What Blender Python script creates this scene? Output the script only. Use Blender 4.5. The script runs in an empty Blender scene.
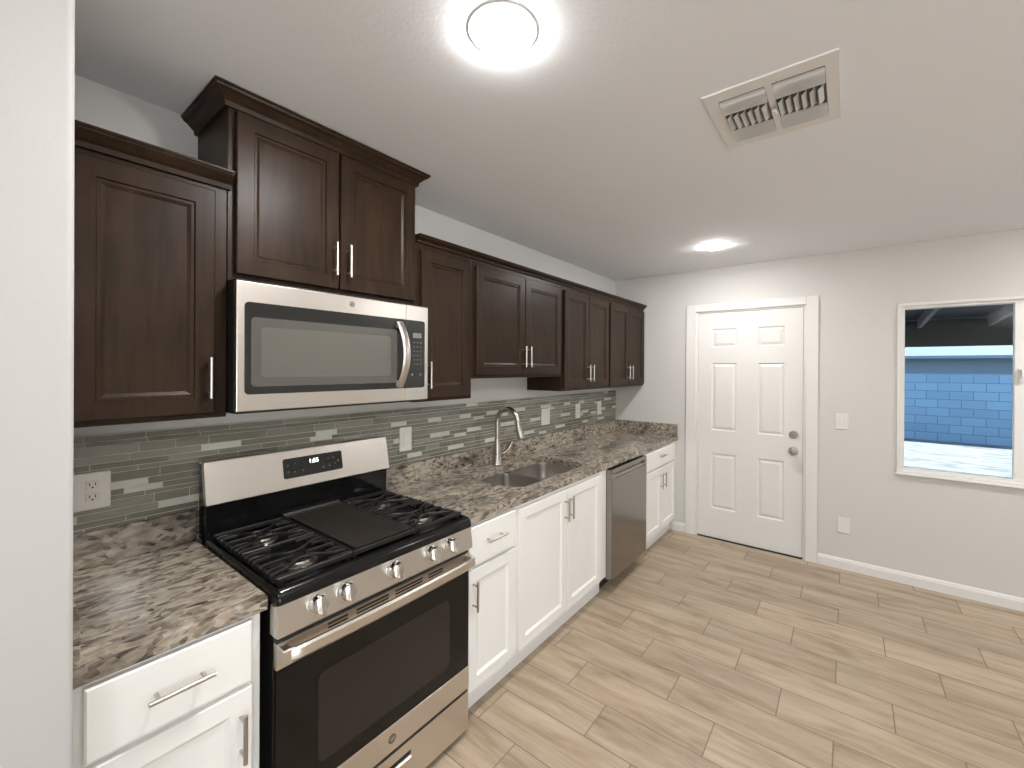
import bpy, bmesh, math, random
from mathutils import Vector, Matrix
random.seed(7)
S = bpy.context.scene
COL = S.collection
PI = math.pi

# ------------------------------------------------------------------ camera
yaw, pitch, roll = 0.6542, -0.0019, 0.0053
F = Vector((math.cos(yaw), math.sin(yaw), 0)); U = Vector((0, 0, 1))
F2 = F*math.cos(pitch) + U*math.sin(pitch); U2 = U*math.cos(pitch) - F*math.sin(pitch)
R = F2.cross(U2)
R2 = R*math.cos(roll) + U2*math.sin(roll); U3 = U2*math.cos(roll) - R*math.sin(roll)
cd = bpy.data.cameras.new('camera'); cam = bpy.data.objects.new('camera', cd); COL.objects.link(cam)
M = Matrix((R2, U3, -F2)).transposed().to_4x4(); M.translation = Vector((-0.5148, -1.9264, 1.5367))
cam.matrix_world = M
cd.sensor_fit = 'HORIZONTAL'; cd.sensor_width = 36; cd.lens = 423.9/1024*36
cd.shift_x = (512-522.57)/1024; cd.shift_y = (368.9-384)/1024
cd.clip_start = 0.02; cd.clip_end = 200
S.camera = cam

# ------------------------------------------------------------------ sky, sun, exposure
w = bpy.data.worlds.new('world'); S.world = w; w.use_nodes = True
nt = w.node_tree; bg = nt.nodes['Background']
sky = nt.nodes.new('ShaderNodeTexSky'); sky.sky_type = 'NISHITA'; sky.sun_disc = False
sky.sun_elevation = math.radians(52); sky.sun_rotation = math.radians(20)
nt.links.new(sky.outputs[0], bg.inputs[0]); bg.inputs[1].default_value = 0.40
sl = bpy.data.lights.new('sun', 'SUN'); sl.energy = 16.0; sl.angle = math.radians(0.6); sl.color = (1, 0.97, 0.93)
so = bpy.data.objects.new('sun', sl); COL.objects.link(so)
so.rotation_euler = (Vector((-0.45, 0.75, -1.25))).to_track_quat('-Z', 'Y').to_euler()
S.view_settings.view_transform = 'Standard'; S.view_settings.look = 'None'
S.view_settings.gamma = 1; S.view_settings.use_curve_mapping = False
S.view_settings.exposure = 0.88
LAMP_L = 218.0
LAMP_COL = (1.0, 0.985, 0.975)

# ------------------------------------------------------------------ measures
XW, ZC = 3.588, 2.45            # door wall, ceiling
XL, YL = -0.3975, -0.80           # partition on the left
YF, XB = -5.2, -4.2             # far sides of the room behind the camera

# ------------------------------------------------------------------ material helpers
def mat(name, col=(.8, .8, .8), rough=.5, metal=0., spec=.5, **k):
    m = bpy.data.materials.new(name); m.use_nodes = True
    b = m.node_tree.nodes['Principled BSDF']
    b.inputs['Base Color'].default_value = (*col, 1); b.inputs['Roughness'].default_value = rough
    b.inputs['Metallic'].default_value = metal; b.inputs['Specular IOR Level'].default_value = spec
    for kk, v in k.items(): b.inputs[kk.replace('_', ' ')].default_value = v
    return m
def N(m, t, **k):
    n = m.node_tree.nodes.new('ShaderNode'+t)
    for a, v in k.items():
        if a.startswith('i_'): n.inputs[a[2:].replace('_', ' ')].default_value = v
        else: setattr(n, a, v)
    return n
def LK(m, a, b): m.node_tree.links.new(a, b)
def BS(m): return m.node_tree.nodes['Principled BSDF']
def coords(m, scale=(1, 1, 1), rot=(0, 0, 0)):
    tc = N(m, 'TexCoord'); mp = N(m, 'Mapping')
    mp.inputs['Scale'].default_value = scale; mp.inputs['Rotation'].default_value = rot
    LK(m, tc.outputs['Object'], mp.inputs[0]); return mp.outputs[0]
def ramp(m, fac, stops, interp='LINEAR'):
    r = N(m, 'ValToRGB'); cr = r.color_ramp; cr.interpolation = interp
    while len(cr.elements) < len(stops): cr.elements.new(.5)
    for e, (p, c) in zip(cr.elements, stops): e.position = p; e.color = (*c, 1) if len(c) == 3 else c
    LK(m, fac, r.inputs[0]); return r.outputs[0]
def bump(m, h, strength=.2, dist=.01):
    b = N(m, 'Bump'); b.inputs['Strength'].default_value = strength; b.inputs['Distance'].default_value = dist
    LK(m, h, b.inputs['Height']); LK(m, b.outputs[0], BS(m).inputs['Normal'])
def mixc(m, fac, a, b, mode='MIX'):
    x = N(m, 'Mix', data_type='RGBA', blend_type=mode)
    for s, v in ((0, fac), (6, a), (7, b)):
        if hasattr(v, 'links'): LK(m, v, x.inputs[s])
        else: x.inputs[s].default_value = v if s == 0 else (*v, 1)
    return x.outputs[2]

def paint(name, col, rough=.75, tex=.08):
    m = mat(name, col, rough, spec=.3); c = coords(m)
    n = N(m, 'TexNoise', i_Scale=90., i_Detail=3.); LK(m, c, n.inputs[0]); bump(m, n.outputs[0], tex, .004); return m
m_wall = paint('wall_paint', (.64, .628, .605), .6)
m_wall_dim = paint('wall_paint_dimmed', (.48, .472, .46), .6)  # same wall paint, darkened to hold down the light on the partition
m_ceil = paint('ceiling_paint', (.86, .875, .91), .8, .15)
m_trim = mat('trim_white', (.76, .745, .72), .4)
m_louver = mat('louver_shaded_white', (.56, .555, .54), .5)  # white vent blades with their shade put into a greyer colour
m_door = mat('door_white', (.76, .745, .72), .38)
m_cabw = mat('white_cabinet', (.83, .815, .785), .38)
m_gapd = mat('gap_shade', (.03, .028, .025), .8)
m_plate = mat('ivory_plate', (.78, .75, .69), .4)
m_vinyl = mat('window_vinyl', (.80, .79, .77), .4)

def m_wood_():
    m = mat('espresso_wood', (.05, .03, .02), .36, spec=.16)
    c = coords(m, (14, 14, 1.2)); n = N(m, 'TexNoise', i_Scale=3., i_Detail=6., i_Roughness=.6, i_Distortion=.4); LK(m, c, n.inputs[0])
    c2 = coords(m, (1, 1, .7)); n2 = N(m, 'TexNoise', i_Scale=7., i_Detail=4.); LK(m, c2, n2.inputs[0])
    a = ramp(m, n.outputs[0], [(.3, (.020, .0105, .0055)), (.7, (.038, .0215, .012))])
    b = ramp(m, n2.outputs[0], [(.3, (.75, .75, .75)), (.75, (1.25, 1.22, 1.2))])
    LK(m, mixc(m, 1., a, b, 'MULTIPLY'), BS(m).inputs['Base Color'])
    bump(m, n.outputs[0], .06, .002); return m
m_wood = m_wood_()

def m_steel_(name, col, rough, axis):
    m = mat(name, col, rough, 1.)
    sc = [1.5, 60, 220]; sc = (sc[0], sc[1], sc[2]) if axis == 'x' else (220, 60, 1.5)
    c = coords(m, sc); n = N(m, 'TexNoise', i_Scale=3., i_Detail=3.); LK(m, c, n.inputs[0])
    r = N(m, 'MapRange'); r.inputs[3].default_value = rough-.02; r.inputs[4].default_value = rough+.03
    LK(m, n.outputs[0], r.inputs[0]); LK(m, r.outputs[0], BS(m).inputs['Roughness']); return m
m_steel = m_steel_('brushed_steel', (.70, .66, .61), .30, 'x')
m_steel_dark = m_steel_('dark_stainless', (.33, .31, .285), .20, 'z')
m_sink = m_steel_('sink_steel', (.40, .375, .35), .30, 'x')
m_nickel = mat('satin_nickel', (.50, .46, .42), .28, 1.)
m_faucet = mat('faucet_nickel', (.46, .425, .38), .26, 1.)
m_chrome = mat('polished_chrome', (.72, .71, .69), .12, 1.)
m_blk = mat('black_enamel', (.006, .006, .006), .16, spec=.35)
m_blkm = mat('matte_black', (.012, .012, .012), .45)
m_iron = mat('cast_iron', (.010, .009, .008), .42, spec=.35)
m_grid = mat('griddle_iron', (.018, .015, .012), .5, spec=.3)
m_glass_blk = mat('oven_glass', (.007, .006, .005), .10, spec=.3)
m_glass_win = mat('oven_inner_window', (.022, .018, .014), .16, spec=.35)
m_mwwin = mat('microwave_screen', (.105, .10, .086), .3, spec=.45)  # mesh grey raised to stand in for the reflected bright room
m_mwrim = mat('microwave_screen_rim', (.080, .078, .069), .25, spec=.45)
m_mwblk = mat('microwave_black', (.014, .015, .014), .14, spec=.6)
m_grey = mat('badge_grey', (.18, .165, .15), .35, .6)
m_lens = mat('lamp_lens', (1, 1, 1), .5); BS(m_lens).inputs['Emission Color'].default_value = (*LAMP_COL, 1); BS(m_lens).inputs['Emission Strength'].default_value = LAMP_L
m_lens_dim = m_lens.copy(); m_lens_dim.name = 'lamp_lens_soft'; BS(m_lens_dim).inputs['Emission Strength'].default_value = LAMP_L*.7
m_led = mat('display_digits', (.9, 1, 1), .5); BS(m_led).inputs['Emission Color'].default_value = (.85, .97, 1, 1); BS(m_led).inputs['Emission Strength'].default_value = 2.5
m_mark = mat('panel_marks', (.13, .13, .125), .5)
m_lcd = mat('microwave_lcd', (.16, .165, .15), .25)

def m_granite_():
    m = mat('granite', (.4, .35, .3), .13, spec=.5)
    c = coords(m, (.72, 1.35, 1.4), (0, 0, .28))
    w = N(m, 'TexNoise', i_Scale=7., i_Detail=3.); LK(m, c, w.inputs[0])
    cc = N(m, 'VectorMath', operation='MULTIPLY_ADD'); LK(m, w.outputs[1], cc.inputs[0]); cc.inputs[1].default_value = (.09, .09, .05); LK(m, c, cc.inputs[2])
    v = N(m, 'TexVoronoi', i_Scale=58., i_Randomness=1.); LK(m, cc.outputs[0], v.inputs[0])
    sv = N(m, 'SeparateColor'); LK(m, v.outputs['Color'], sv.inputs[0])
    n1 = N(m, 'TexNoise', i_Scale=30., i_Detail=6., i_Roughness=.6, i_Distortion=.3); LK(m, cc.outputs[0], n1.inputs[0])
    big = N(m, 'TexNoise', i_Scale=5., i_Detail=4., i_Roughness=.6); LK(m, cc.outputs[0], big.inputs[0])
    fleck = ramp(m, sv.outputs[0], [(0, (.018, .014, .012)), (.14, (.06, .048, .04)), (.22, (.22, .18, .15)), (.45, (.42, .36, .295)), (.65, (.58, .52, .43)), (.85, (.74, .69, .59)), (1, (.40, .40, .38))])
    ns = ramp(m, n1.outputs[0], [(.30, (.05, .040, .034)), (.40, (.20, .165, .14)), (.48, (.42, .36, .30)), (.58, (.66, .60, .51)), (.72, (.40, .395, .37))])
    a = mixc(m, .42, fleck, ns)
    tint = ramp(m, big.outputs[0], [(.32, (.24, .23, .22)), (.44, (.58, .56, .54)), (.58, (.78, .74, .69)), (.70, (.53, .55, .56))])
    LK(m, mixc(m, 1., a, tint, 'MULTIPLY'), BS(m).inputs['Base Color']); return m
m_granite = m_granite_()

def m_plank_():
    m = mat('wood_look_tile', (.5, .4, .3), .36, spec=.4)
    at = N(m, 'Attribute', attribute_name='tone'); at.attribute_type = 'GEOMETRY'
    tc = N(m, 'TexCoord')
    off = N(m, 'VectorMath', operation='MULTIPLY_ADD'); LK(m, at.outputs['Color'], off.inputs[0]); off.inputs[1].default_value = (7, 13, 3); LK(m, tc.outputs['Object'], off.inputs[2])
    mp = N(m, 'Mapping'); mp.inputs['Scale'].default_value = (7., .9, 1); LK(m, off.outputs[0], mp.inputs[0])
    n = N(m, 'TexNoise', i_Scale=2.2, i_Detail=7., i_Roughness=.62, i_Distortion=.6); LK(m, mp.outputs[0], n.inputs[0])
    mp2 = N(m, 'Mapping'); mp2.inputs['Scale'].default_value = (60, 3., 1); LK(m, off.outputs[0], mp2.inputs[0])
    n2 = N(m, 'TexNoise', i_Scale=3., i_Detail=3.); LK(m, mp2.outputs[0], n2.inputs[0])
    a = ramp(m, n.outputs[0], [(.26, (.215, .152, .101)), (.40, (.345, .267, .188)), (.52, (.42, .335, .245)), (.74, (.50, .417, .315))])
    sep = N(m, 'SeparateColor'); LK(m, at.outputs['Color'], sep.inputs[0])
    b = ramp(m, sep.outputs[0], [(0, (.90, .89, .88)), (1, (1.06, 1.05, 1.03))])
    c = ramp(m, n2.outputs[0], [(.3, (.93, .92, .91)), (.7, (1.05, 1.05, 1.05))])
    LK(m, mixc(m, 1., mixc(m, 1., a, b, 'MULTIPLY'), c, 'MULTIPLY'), BS(m).inputs['Base Color'])
    bump(m, n2.outputs[0], .04, .002); return m
m_plank = m_plank_()
m_grout = mat('floor_grout', (.22, .165, .12), .8)
m_tgrout = mat('tile_grout', (.62, .60, .53), .8)
def m_tile_(name, a, b, r=.12):
    m = mat(name, a, r, spec=.7); c = coords(m, (5, 5, 60)); n = N(m, 'TexNoise', i_Scale=3., i_Detail=2.); LK(m, c, n.inputs[0])
    LK(m, ramp(m, n.outputs[0], [(.3, a), (.7, b)]), BS(m).inputs['Base Color']); return m
m_tiles = [m_tile_('tile_olive_grey', (.15, .142, .108), (.20, .19, .148)), m_tile_('tile_mid_grey', (.235, .23, .19), (.30, .292, .245)),
           m_tile_('tile_warm_grey', (.19, .172, .138), (.25, .228, .185)), m_tile_('tile_pale_sage', (.58, .575, .50), (.66, .655, .575), .2)]
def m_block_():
    m = mat('block_daylight_blue', (.3, .4, .5), .85)
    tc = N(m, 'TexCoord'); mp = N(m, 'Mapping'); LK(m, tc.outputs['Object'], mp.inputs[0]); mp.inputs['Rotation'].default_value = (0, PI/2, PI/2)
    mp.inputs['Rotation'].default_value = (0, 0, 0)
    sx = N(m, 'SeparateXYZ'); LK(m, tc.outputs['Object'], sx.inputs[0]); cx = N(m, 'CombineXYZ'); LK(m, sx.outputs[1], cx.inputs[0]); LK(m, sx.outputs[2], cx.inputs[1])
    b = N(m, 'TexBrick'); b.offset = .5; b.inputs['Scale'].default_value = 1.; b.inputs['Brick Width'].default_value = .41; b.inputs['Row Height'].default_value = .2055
    b.inputs['Mortar Size'].default_value = .009; b.inputs['Color1'].default_value = (.125, .225, .32, 1); b.inputs['Color2'].default_value = (.16, .28, .385, 1); b.inputs['Mortar'].default_value = (.085, .155, .23, 1)  # blue of the shaded daylight is put into the block colours
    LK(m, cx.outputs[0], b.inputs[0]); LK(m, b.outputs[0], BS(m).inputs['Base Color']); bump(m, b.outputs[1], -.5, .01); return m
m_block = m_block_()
def m_gravel_():
    m = mat('pale_gravel', (.6, .6, .6), .9); c = coords(m, (1, .35, 1)); n = N(m, 'TexNoise', i_Scale=7., i_Detail=8., i_Roughness=.7); LK(m, c, n.inputs[0])
    LK(m, ramp(m, n.outputs[0], [(.40, (.034, .046, .051)), (.52, (.083, .098, .102)), (.7, (.10, .117, .12))]), BS(m).inputs['Base Color']); return m
m_gravel = m_gravel_()
m_pave = mat('bounce_paving', (.55, .545, .53), .85)
m_conc = mat('patio_concrete', (.38, .38, .37), .85)
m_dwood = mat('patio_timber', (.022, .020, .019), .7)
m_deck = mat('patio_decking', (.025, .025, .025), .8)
m_rafter = mat('rafter_lit_grey', (.11, .115, .115), .8)  # lighter than the other timber to paint the light on the rafters
def m_shingle_():
    m = mat('pale_shingles', (.5, .6, .65), .8); c = coords(m, (6, 1, 1)); n = N(m, 'TexNoise', i_Scale=9., i_Detail=4.); LK(m, c, n.inputs[0])
    LK(m, ramp(m, n.outputs[0], [(.35, (.022, .05, .068)), (.65, (.05, .082, .102))]), BS(m).inputs['Base Color']); return m
m_shingle = m_shingle_()
m_stucco = mat('blue_grey_stucco', (.13, .17, .21), .9)

def m_glass_():
    m = bpy.data.materials.new('window_glass'); m.use_nodes = True; t = m.node_tree; t.nodes.clear()
    o = t.nodes.new('ShaderNodeOutputMaterial'); tr = t.nodes.new('ShaderNodeBsdfTransparent'); gl = t.nodes.new('ShaderNodeBsdfGlossy'); mx = t.nodes.new('ShaderNodeMixShader')
    tr.inputs[0].default_value = (.95, .97, .97, 1); gl.inputs['Roughness'].default_value = .12; mx.inputs[0].default_value = .006
    t.links.new(tr.outputs[0], mx.inputs[1]); t.links.new(gl.outputs[0], mx.inputs[2]); t.links.new(mx.outputs[0], o.inputs[0]); return m
m_glass = m_glass_()

# ------------------------------------------------------------------ mesh helpers
def obj(name, bm, mats, parent=None, smooth=False, angle=None):
    bmesh.ops.recalc_face_normals(bm, faces=bm.faces)
    me = bpy.data.meshes.new(name); bm.to_mesh(me); bm.free()
    for m in (mats if isinstance(mats, (list, tuple)) else [mats]): me.materials.append(m)
    if smooth:
        for p in me.polygons: p.use_smooth = True
        try: me.set_sharp_from_angle(angle=math.radians(angle or 35))
        except Exception: pass
    o = bpy.data.objects.new(name, me); COL.objects.link(o)
    if parent is not None:
        o.parent = parent
        o.matrix_parent_inverse = world(parent).inverted()
    return o
def world(o):
    m = Matrix.Translation(o.location) @ o.rotation_euler.to_matrix().to_4x4()
    if o.parent is not None: m = world(o.parent) @ o.matrix_parent_inverse @ m
    return m
def thing(name, label, cat, loc=(0, 0, 0), group=None):
    o = bpy.data.objects.new(name, None); COL.objects.link(o); o.location = loc; o.empty_display_size = .1
    return tag(o, label, cat, group)
def tag(o, label, cat, group=None):
    o['label'] = label; o['category'] = cat
    if group: o['group'] = group
    return o
def struct(o): o['kind'] = 'structure'; return o
def nb(): return bmesh.new()
def bx(bm, x0, x1, y0, y1, z0, z1, bev=0., seg=1, mi=0):
    x0, x1 = sorted((x0, x1)); y0, y1 = sorted((y0, y1)); z0, z1 = sorted((z0, z1))
    vs = [bm.verts.new((x, y, z)) for x in (x0, x1) for y in (y0, y1) for z in (z0, z1)]
    fs = [bm.faces.new([vs[i] for i in q]) for q in ((0, 1, 3, 2), (4, 6, 7, 5), (0, 4, 5, 1), (2, 3, 7, 6), (0, 2, 6, 4), (1, 5, 7, 3))]
    for f in fs: f.material_index = mi
    if bev > 0:
        es = {e for f in fs for e in f.edges}
        r = bmesh.ops.bevel(bm, geom=list(es), offset=bev, segments=seg, affect='EDGES', profile=.5)
        for f in r['faces']: f.material_index = mi
    return bm
def box(*a, **k): return bx(nb(), *a, **k)
def loft(bm, loops, cap0=True, cap1=True, mi=0, closed=True):
    rs = [[bm.verts.new(p) for p in lp] for lp in loops]; n = len(rs[0])
    for a, b in zip(rs, rs[1:]):
        for i in range(n if closed else n-1):
            f = bm.faces.new((a[i], a[(i+1) % n], b[(i+1) % n], b[i])); f.material_index = mi
    if cap0: bm.faces.new(rs[0][::-1]).material_index = mi
    if cap1: bm.faces.new(rs[-1]).material_index = mi
    return rs
def frame_from(d):
    d = d.normalized(); a = Vector((0, 0, 1)) if abs(d.z) < .9 else Vector((1, 0, 0))
    u = d.cross(a).normalized(); return u, d.cross(u).normalized()
def tube(bm, pts, rad, n=12, sx=1., sy=1., mi=0, up=None):
    pts = [Vector(p) for p in pts]; rad = rad if isinstance(rad, (list, tuple)) else [rad]*len(pts)
    loops = []; pu = None
    for i, p in enumerate(pts):
        d = (pts[min(i+1, len(pts)-1)] - pts[max(i-1, 0)]).normalized()
        if up is not None: v = Vector(up); u = d.cross(v).normalized(); v = u.cross(d).normalized()
        elif pu is None: u, v = frame_from(d)
        else: u = (pu - d*pu.dot(d)).normalized(); v = d.cross(u)
        pu = u
        loops.append([p + u*math.cos(2*PI*k/n)*rad[i]*sx + v*math.sin(2*PI*k/n)*rad[i]*sy for k in range(n)])
    loft(bm, loops, mi=mi); return bm
def lathe(bm, c, axis, prof, n=24, mi=0):
    c = Vector(c); ax = Vector(axis).normalized(); u, v = frame_from(ax)
    loft(bm, [[c + ax*h + (u*math.cos(2*PI*k/n) + v*math.sin(2*PI*k/n))*r for k in range(n)] for r, h in prof], mi=mi); return bm
def rrect(x0, x1, y0, y1, r, n=6):
    pts = []
    rr = r if isinstance(r, (list, tuple)) else (r,)*4
    for (cx, cy, a, q) in ((x1-rr[0], y1-rr[0], 0, rr[0]), (x0+rr[1], y1-rr[1], PI/2, rr[1]), (x0+rr[2], y0+rr[2], PI, rr[2]), (x1-rr[3], y0+rr[3], 1.5*PI, rr[3])):
        for k in range(n+1): t = a + PI/2*k/n; pts.append((cx+q*math.cos(t), cy+q*math.sin(t)))
    return pts
# panels: rings of rectangles; map (a, b, d) -> world, a across, b up, d out of the face
def rings(bm, a0, a1, b0, b1, prof, mp, mi=0, cap0=True, cap1=True):
    lps = [[mp(*q) for q in ((a0+i, b0+i, d), (a1-i, b0+i, d), (a1-i, b1-i, d), (a0+i, b1-i, d))] for i, d in prof]
    loft(bm, lps, cap0, cap1, mi=mi)
def cab_panel(x0, x1, z0, z1, yf, style):
    bm = nb(); t = .02
    mp = lambda a, b, d: (a, yf+t-d, b)
    if style == 'dark': pr = [(0, 0), (0, t-.003), (.003, t), (.052, t), (.055, t-.005), (.062, t-.005), (.072, t-.010)]
    elif style == 'white': pr = [(0, 0), (0, t-.002), (.002, t), (.052, t), (.064, t-.009)]
    else: pr = [(0, 0), (0, t-.004), (.004, t)]
    rings(bm, x0, x1, z0, z1, pr, mp); return bm
def bar_handle(parent, p, length, vertical, r=.0052, out=.030, mt=None, post=.70):
    x, y, z = p; bm = nb()
    d = Vector((0, 0, 1)) if vertical else Vector((1, 0, 0)); c = Vector((x, y-out, z))
    tube(bm, [c-d*length/2, c+d*length/2], r, 12)
    for s in (-1, 1):
        q = c + d*s*length/2*post; tube(bm, [q, q+Vector((0, out, 0))], r*.8, 10)
    return obj('handle', bm, mt or m_nickel, parent, smooth=True)
def text_mesh(name, s, size, mt, parent, origin, xdir, zdir, depth=.0004, align='CENTER'):
    cu = bpy.data.curves.new(name+'_src', 'FONT'); cu.body = s; cu.size = size; cu.extrude = depth; cu.align_x = align; cu.align_y = 'CENTER'; cu.resolution_u = 3
    t = bpy.data.objects.new(name+'_src', cu); COL.objects.link(t); bpy.context.view_layer.update()
    me = bpy.data.meshes.new_from_object(t.evaluated_get(bpy.context.evaluated_depsgraph_get()))
    bpy.data.objects.remove(t); bpy.data.curves.remove(cu)
    X = Vector(xdir).normalized(); Z = Vector(zdir).normalized(); Y = X.cross(Z)
    # text's x -> xdir, y -> zdir, z -> toward the viewer
    m = Matrix((X, Z, X.cross(Z))).transposed().to_4x4(); m.translation = Vector(origin); me.transform(m)
    me.materials.clear(); me.materials.append(mt)
    o = bpy.data.objects.new(name, me); COL.objects.link(o); o.parent = parent; o.matrix_parent_inverse = world(parent).inverted(); return o

# ================================================================== THE ROOM
T = .14
# floor of staggered planks
bm = nb(); tone = bm.loops.layers.float_color.new('tone')
bx(bm, XB-T, XW+T, YF-T, T, -.06, -.0015, mi=1)
PX, PY, G = .2039, .6205, .0022
k0 = int((XB-1.05)/PX)-1
for k in range(k0, int((XW-1.05)/PX)+1):
    xa, xb = 1.05+k*PX, 1.05+(k+1)*PX
    off = {0: -.44, 1: -.235, 2: -.026}[k % 3]
    for j in range(-1, 10):
        ya, yb = off-j*PY, off-(j+1)*PY
        X0, X1 = max(xa+G, XB), min(xb-G, XW); Y1, Y0 = min(ya-G, 0), max(yb+G, YF)
        if X1 <= X0 or Y1 <= Y0: continue
        f = bm.faces.new([bm.verts.new(p) for p in ((X0, Y0, 0), (X1, Y0, 0), (X1, Y1, 0), (X0, Y1, 0))])
        c = (random.random(), random.random(), random.random(), 1)
        for l in f.loops: l[tone] = c
struct(obj('floor', bm, [m_plank, m_grout]))
struct(obj('ceiling', box(XB-T, XW+T, YF-T, T, ZC, ZC+.1), m_ceil))
struct(obj('wall_back', box(XL-.05, XW+T, 0, T, 0, ZC), m_wall))
struct(obj('wall_left', box(XB, XL, YL, T, 0, ZC, bev=.012, seg=4), m_wall_dim, smooth=True))
struct(obj('wall_behind', box(XB-T, XB, YF-T, T, 0, ZC), m_wall))
def wall_hole(name, mp, a0, a1, holes, m):      # wall with rectangular openings, mp(a, z, t) -> box corners
    bm = nb(); cuts = sorted({a0, a1, *[h[0] for h in holes], *[h[1] for h in holes]})
    for p, q in zip(cuts, cuts[1:]):
        hh = [h for h in holes if h[0] <= p and h[1] >= q]
        if not hh: segs = [(0, ZC)]
        else: segs = [s for s in ((0, hh[0][2]), (hh[0][3], ZC)) if s[1]-s[0] > 1e-4]
        for z0, z1 in segs: mp(bm, p, q, z0, z1)
    bmesh.ops.remove_doubles(bm, verts=bm.verts, dist=1e-5)
    return struct(obj(name, bm, m))
WY0, WY1, WZ0, WZ1 = -3.40, -2.222, .803, 2.006
DY0, DY1, DZ = -1.655, -.815, 2.06
wall_hole('wall_right', lambda bm, p, q, z0, z1: bx(bm, XW, XW+T, p, q, z0, z1), YF-T, T, [(WY0, WY1, WZ0, WZ1), (DY0, DY1, 0, DZ)], m_wall)
FW0, FW1 = -3.7, -0.5
wall_hole('wall_front', lambda bm, p, q, z0, z1: bx(bm, p, q, YF-T, YF, z0, z1), XB, XW, [(FW0, FW1, .02, 2.05)], m_wall)
# unseen sliding glass door, added behind the camera to let daylight in
bm = nb(); xm = (FW0+FW1)/2
for a in ((FW0, FW1, .02, .08), (FW0, FW1, 1.98, 2.05), (FW0, FW0+.06, .08, 1.98), (FW1-.06, FW1, .08, 1.98), (xm-.04, xm+.04, .08, 1.98)): bx(bm, a[0], a[1], YF-.10, YF-.03, a[2], a[3])
d2 = struct(obj('added_door', bm, m_vinyl))
obj('door_pane', box(FW0+.05, FW1-.05, YF-.07, YF-.064, .07, 1.99), m_glass, d2)

# baseboards
def baseboard(name, x0, x1, y0, y1, axis):
    prof = [(0, 0), (.014, 0), (.014, .060), (.010, .066), (.010, .072), (.004, .082), (0, .082)]
    bm = nb()
    if axis == 'right': loft(bm, [[(XW-d, y, z) for d, z in prof] for y in (y0, y1)])
    elif axis == 'left': loft(bm, [[(x, YL-d, z) for d, z in prof] for x in (x0, x1)])
    elif axis == 'front': loft(bm, [[(x, YF+d, z) for d, z in prof] for x in (x0, x1)])
    return struct(obj(name, bm, m_trim))
baseboard('baseboard_right', 0, 0, YF, -1.745, 'right')
baseboard('baseboard_corner', 0, 0, -.719, -.581, 'right')
baseboard('baseboard_left', XB, XL-.013, 0, 0, 'left')

# ---- door in the right wall
def rect_frame(bm, mp, a0, a1, z0, z1, w, bottom=True, wt=None):
    mp(bm, a0, a0+w, z0, z1); mp(bm, a1-w, a1, z0, z1); mp(bm, a0+w, a1-w, z1-(wt or w), z1)
    if bottom: mp(bm, a0+w, a1-w, z0, z0+w)
bm = nb()
CO = dict(lo=-1.742, hi=-.722, zt=2.128)
bx(bm, XW-.018, XW, CO['lo'], -1.660, 0, CO['zt'], bev=.003)
bx(bm, XW-.018, XW, -.812, CO['hi'], 0, CO['zt'], bev=.003)
bx(bm, XW-.018, XW, -1.660, -.812, 2.06, CO['zt'], bev=.003)
tr = struct(obj('trim_1', bm, m_trim))
bm = nb(); bx(bm, XW-.002, XW+T, -.829, -.812, .0, 2.06); bx(bm, XW-.002, XW+T, -1.660, -1.643, 0, 2.06); bx(bm, XW-.002, XW+T, -1.643, -.829, 2.047, 2.06)
bx(bm, XW+.06, XW+T, -1.643, -.829, .0, .018)
obj('door_jamb', bm, m_trim, tr)
dp = [(.944, 1.150, 1.735, 1.900), (1.316, 1.512, 1.735, 1.900), (.944, 1.150, .983, 1.592), (1.316, 1.512, .983, 1.592), (.944, 1.150, .275, .775), (1.316, 1.512, .275, .775)]
bm = nb(); XD = XW+.006
bx(bm, XD+.012, XD+.044, -1.640, -.831, .012, 2.044)
# face skin with six raised panels
ys = sorted({.831, 1.640, *[p[0] for p in dp], *[p[1] for p in dp]}); zs = sorted({.012, 2.044, *[p[2] for p in dp], *[p[3] for p in dp]})
def dmp(a, b, d): return (XD-d, -a, b)
for a0, a1 in zip(ys, ys[1:]):
    for b0, b1 in zip(zs, zs[1:]):
        if any(p[0] <= a0 and p[1] >= a1 and p[2] <= b0 and p[3] >= b1 for p in dp):
            rings(bm, a0, a1, b0, b1, [(0, 0), (.008, -.009), (.014, -.009), (.034, -.001), (.038, -.001)], dmp, cap0=False)
        else:
            bm.faces.new([bm.verts.new(dmp(a, b, 0)) for a, b in ((a0, b0), (a1, b0), (a1, b1), (a0, b1))])
rings(bm, .831, 1.640, .012, 2.044, [(0, -.011), (0, 0)], dmp, cap0=False, cap1=False)
door = struct(obj('door_1', bm, m_door))
bm = nb(); lathe(bm, (XD, -1.578, 1.003), (-1, 0, 0), [(.0, 0), (.033, 0), (.033, .006), (.029, .012), (.016, .013), (.015, .018), (0, .018)], 28)
obj('deadbolt', bm, m_nickel, door, smooth=True)
bm = nb(); lathe(bm, (XD, -1.578, .871), (-1, 0, 0), [(.0, 0), (.034, 0), (.034, .006), (.028, .010), (.012, .012), (.011, .030), (.022, .036), (.029, .048), (.029, .058), (.022, .068), (.010, .071), (0, .071)], 28)
obj('door_knob', bm, m_nickel, door, smooth=True)
for z in (.21, 1.03, 1.81):
    bm = nb(); tube(bm, [(XW-.006, -.829, z-.045), (XW-.006, -.829, z+.045)], .006, 10); obj('hinge', bm, m_trim, door, smooth=True)
obj('under_door_gap', box(XW-.004, XW+.05, -1.643, -.829, 0.0, .0115), m_gapd, door)  # dark strip painting the shade in the gap below the door

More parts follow.
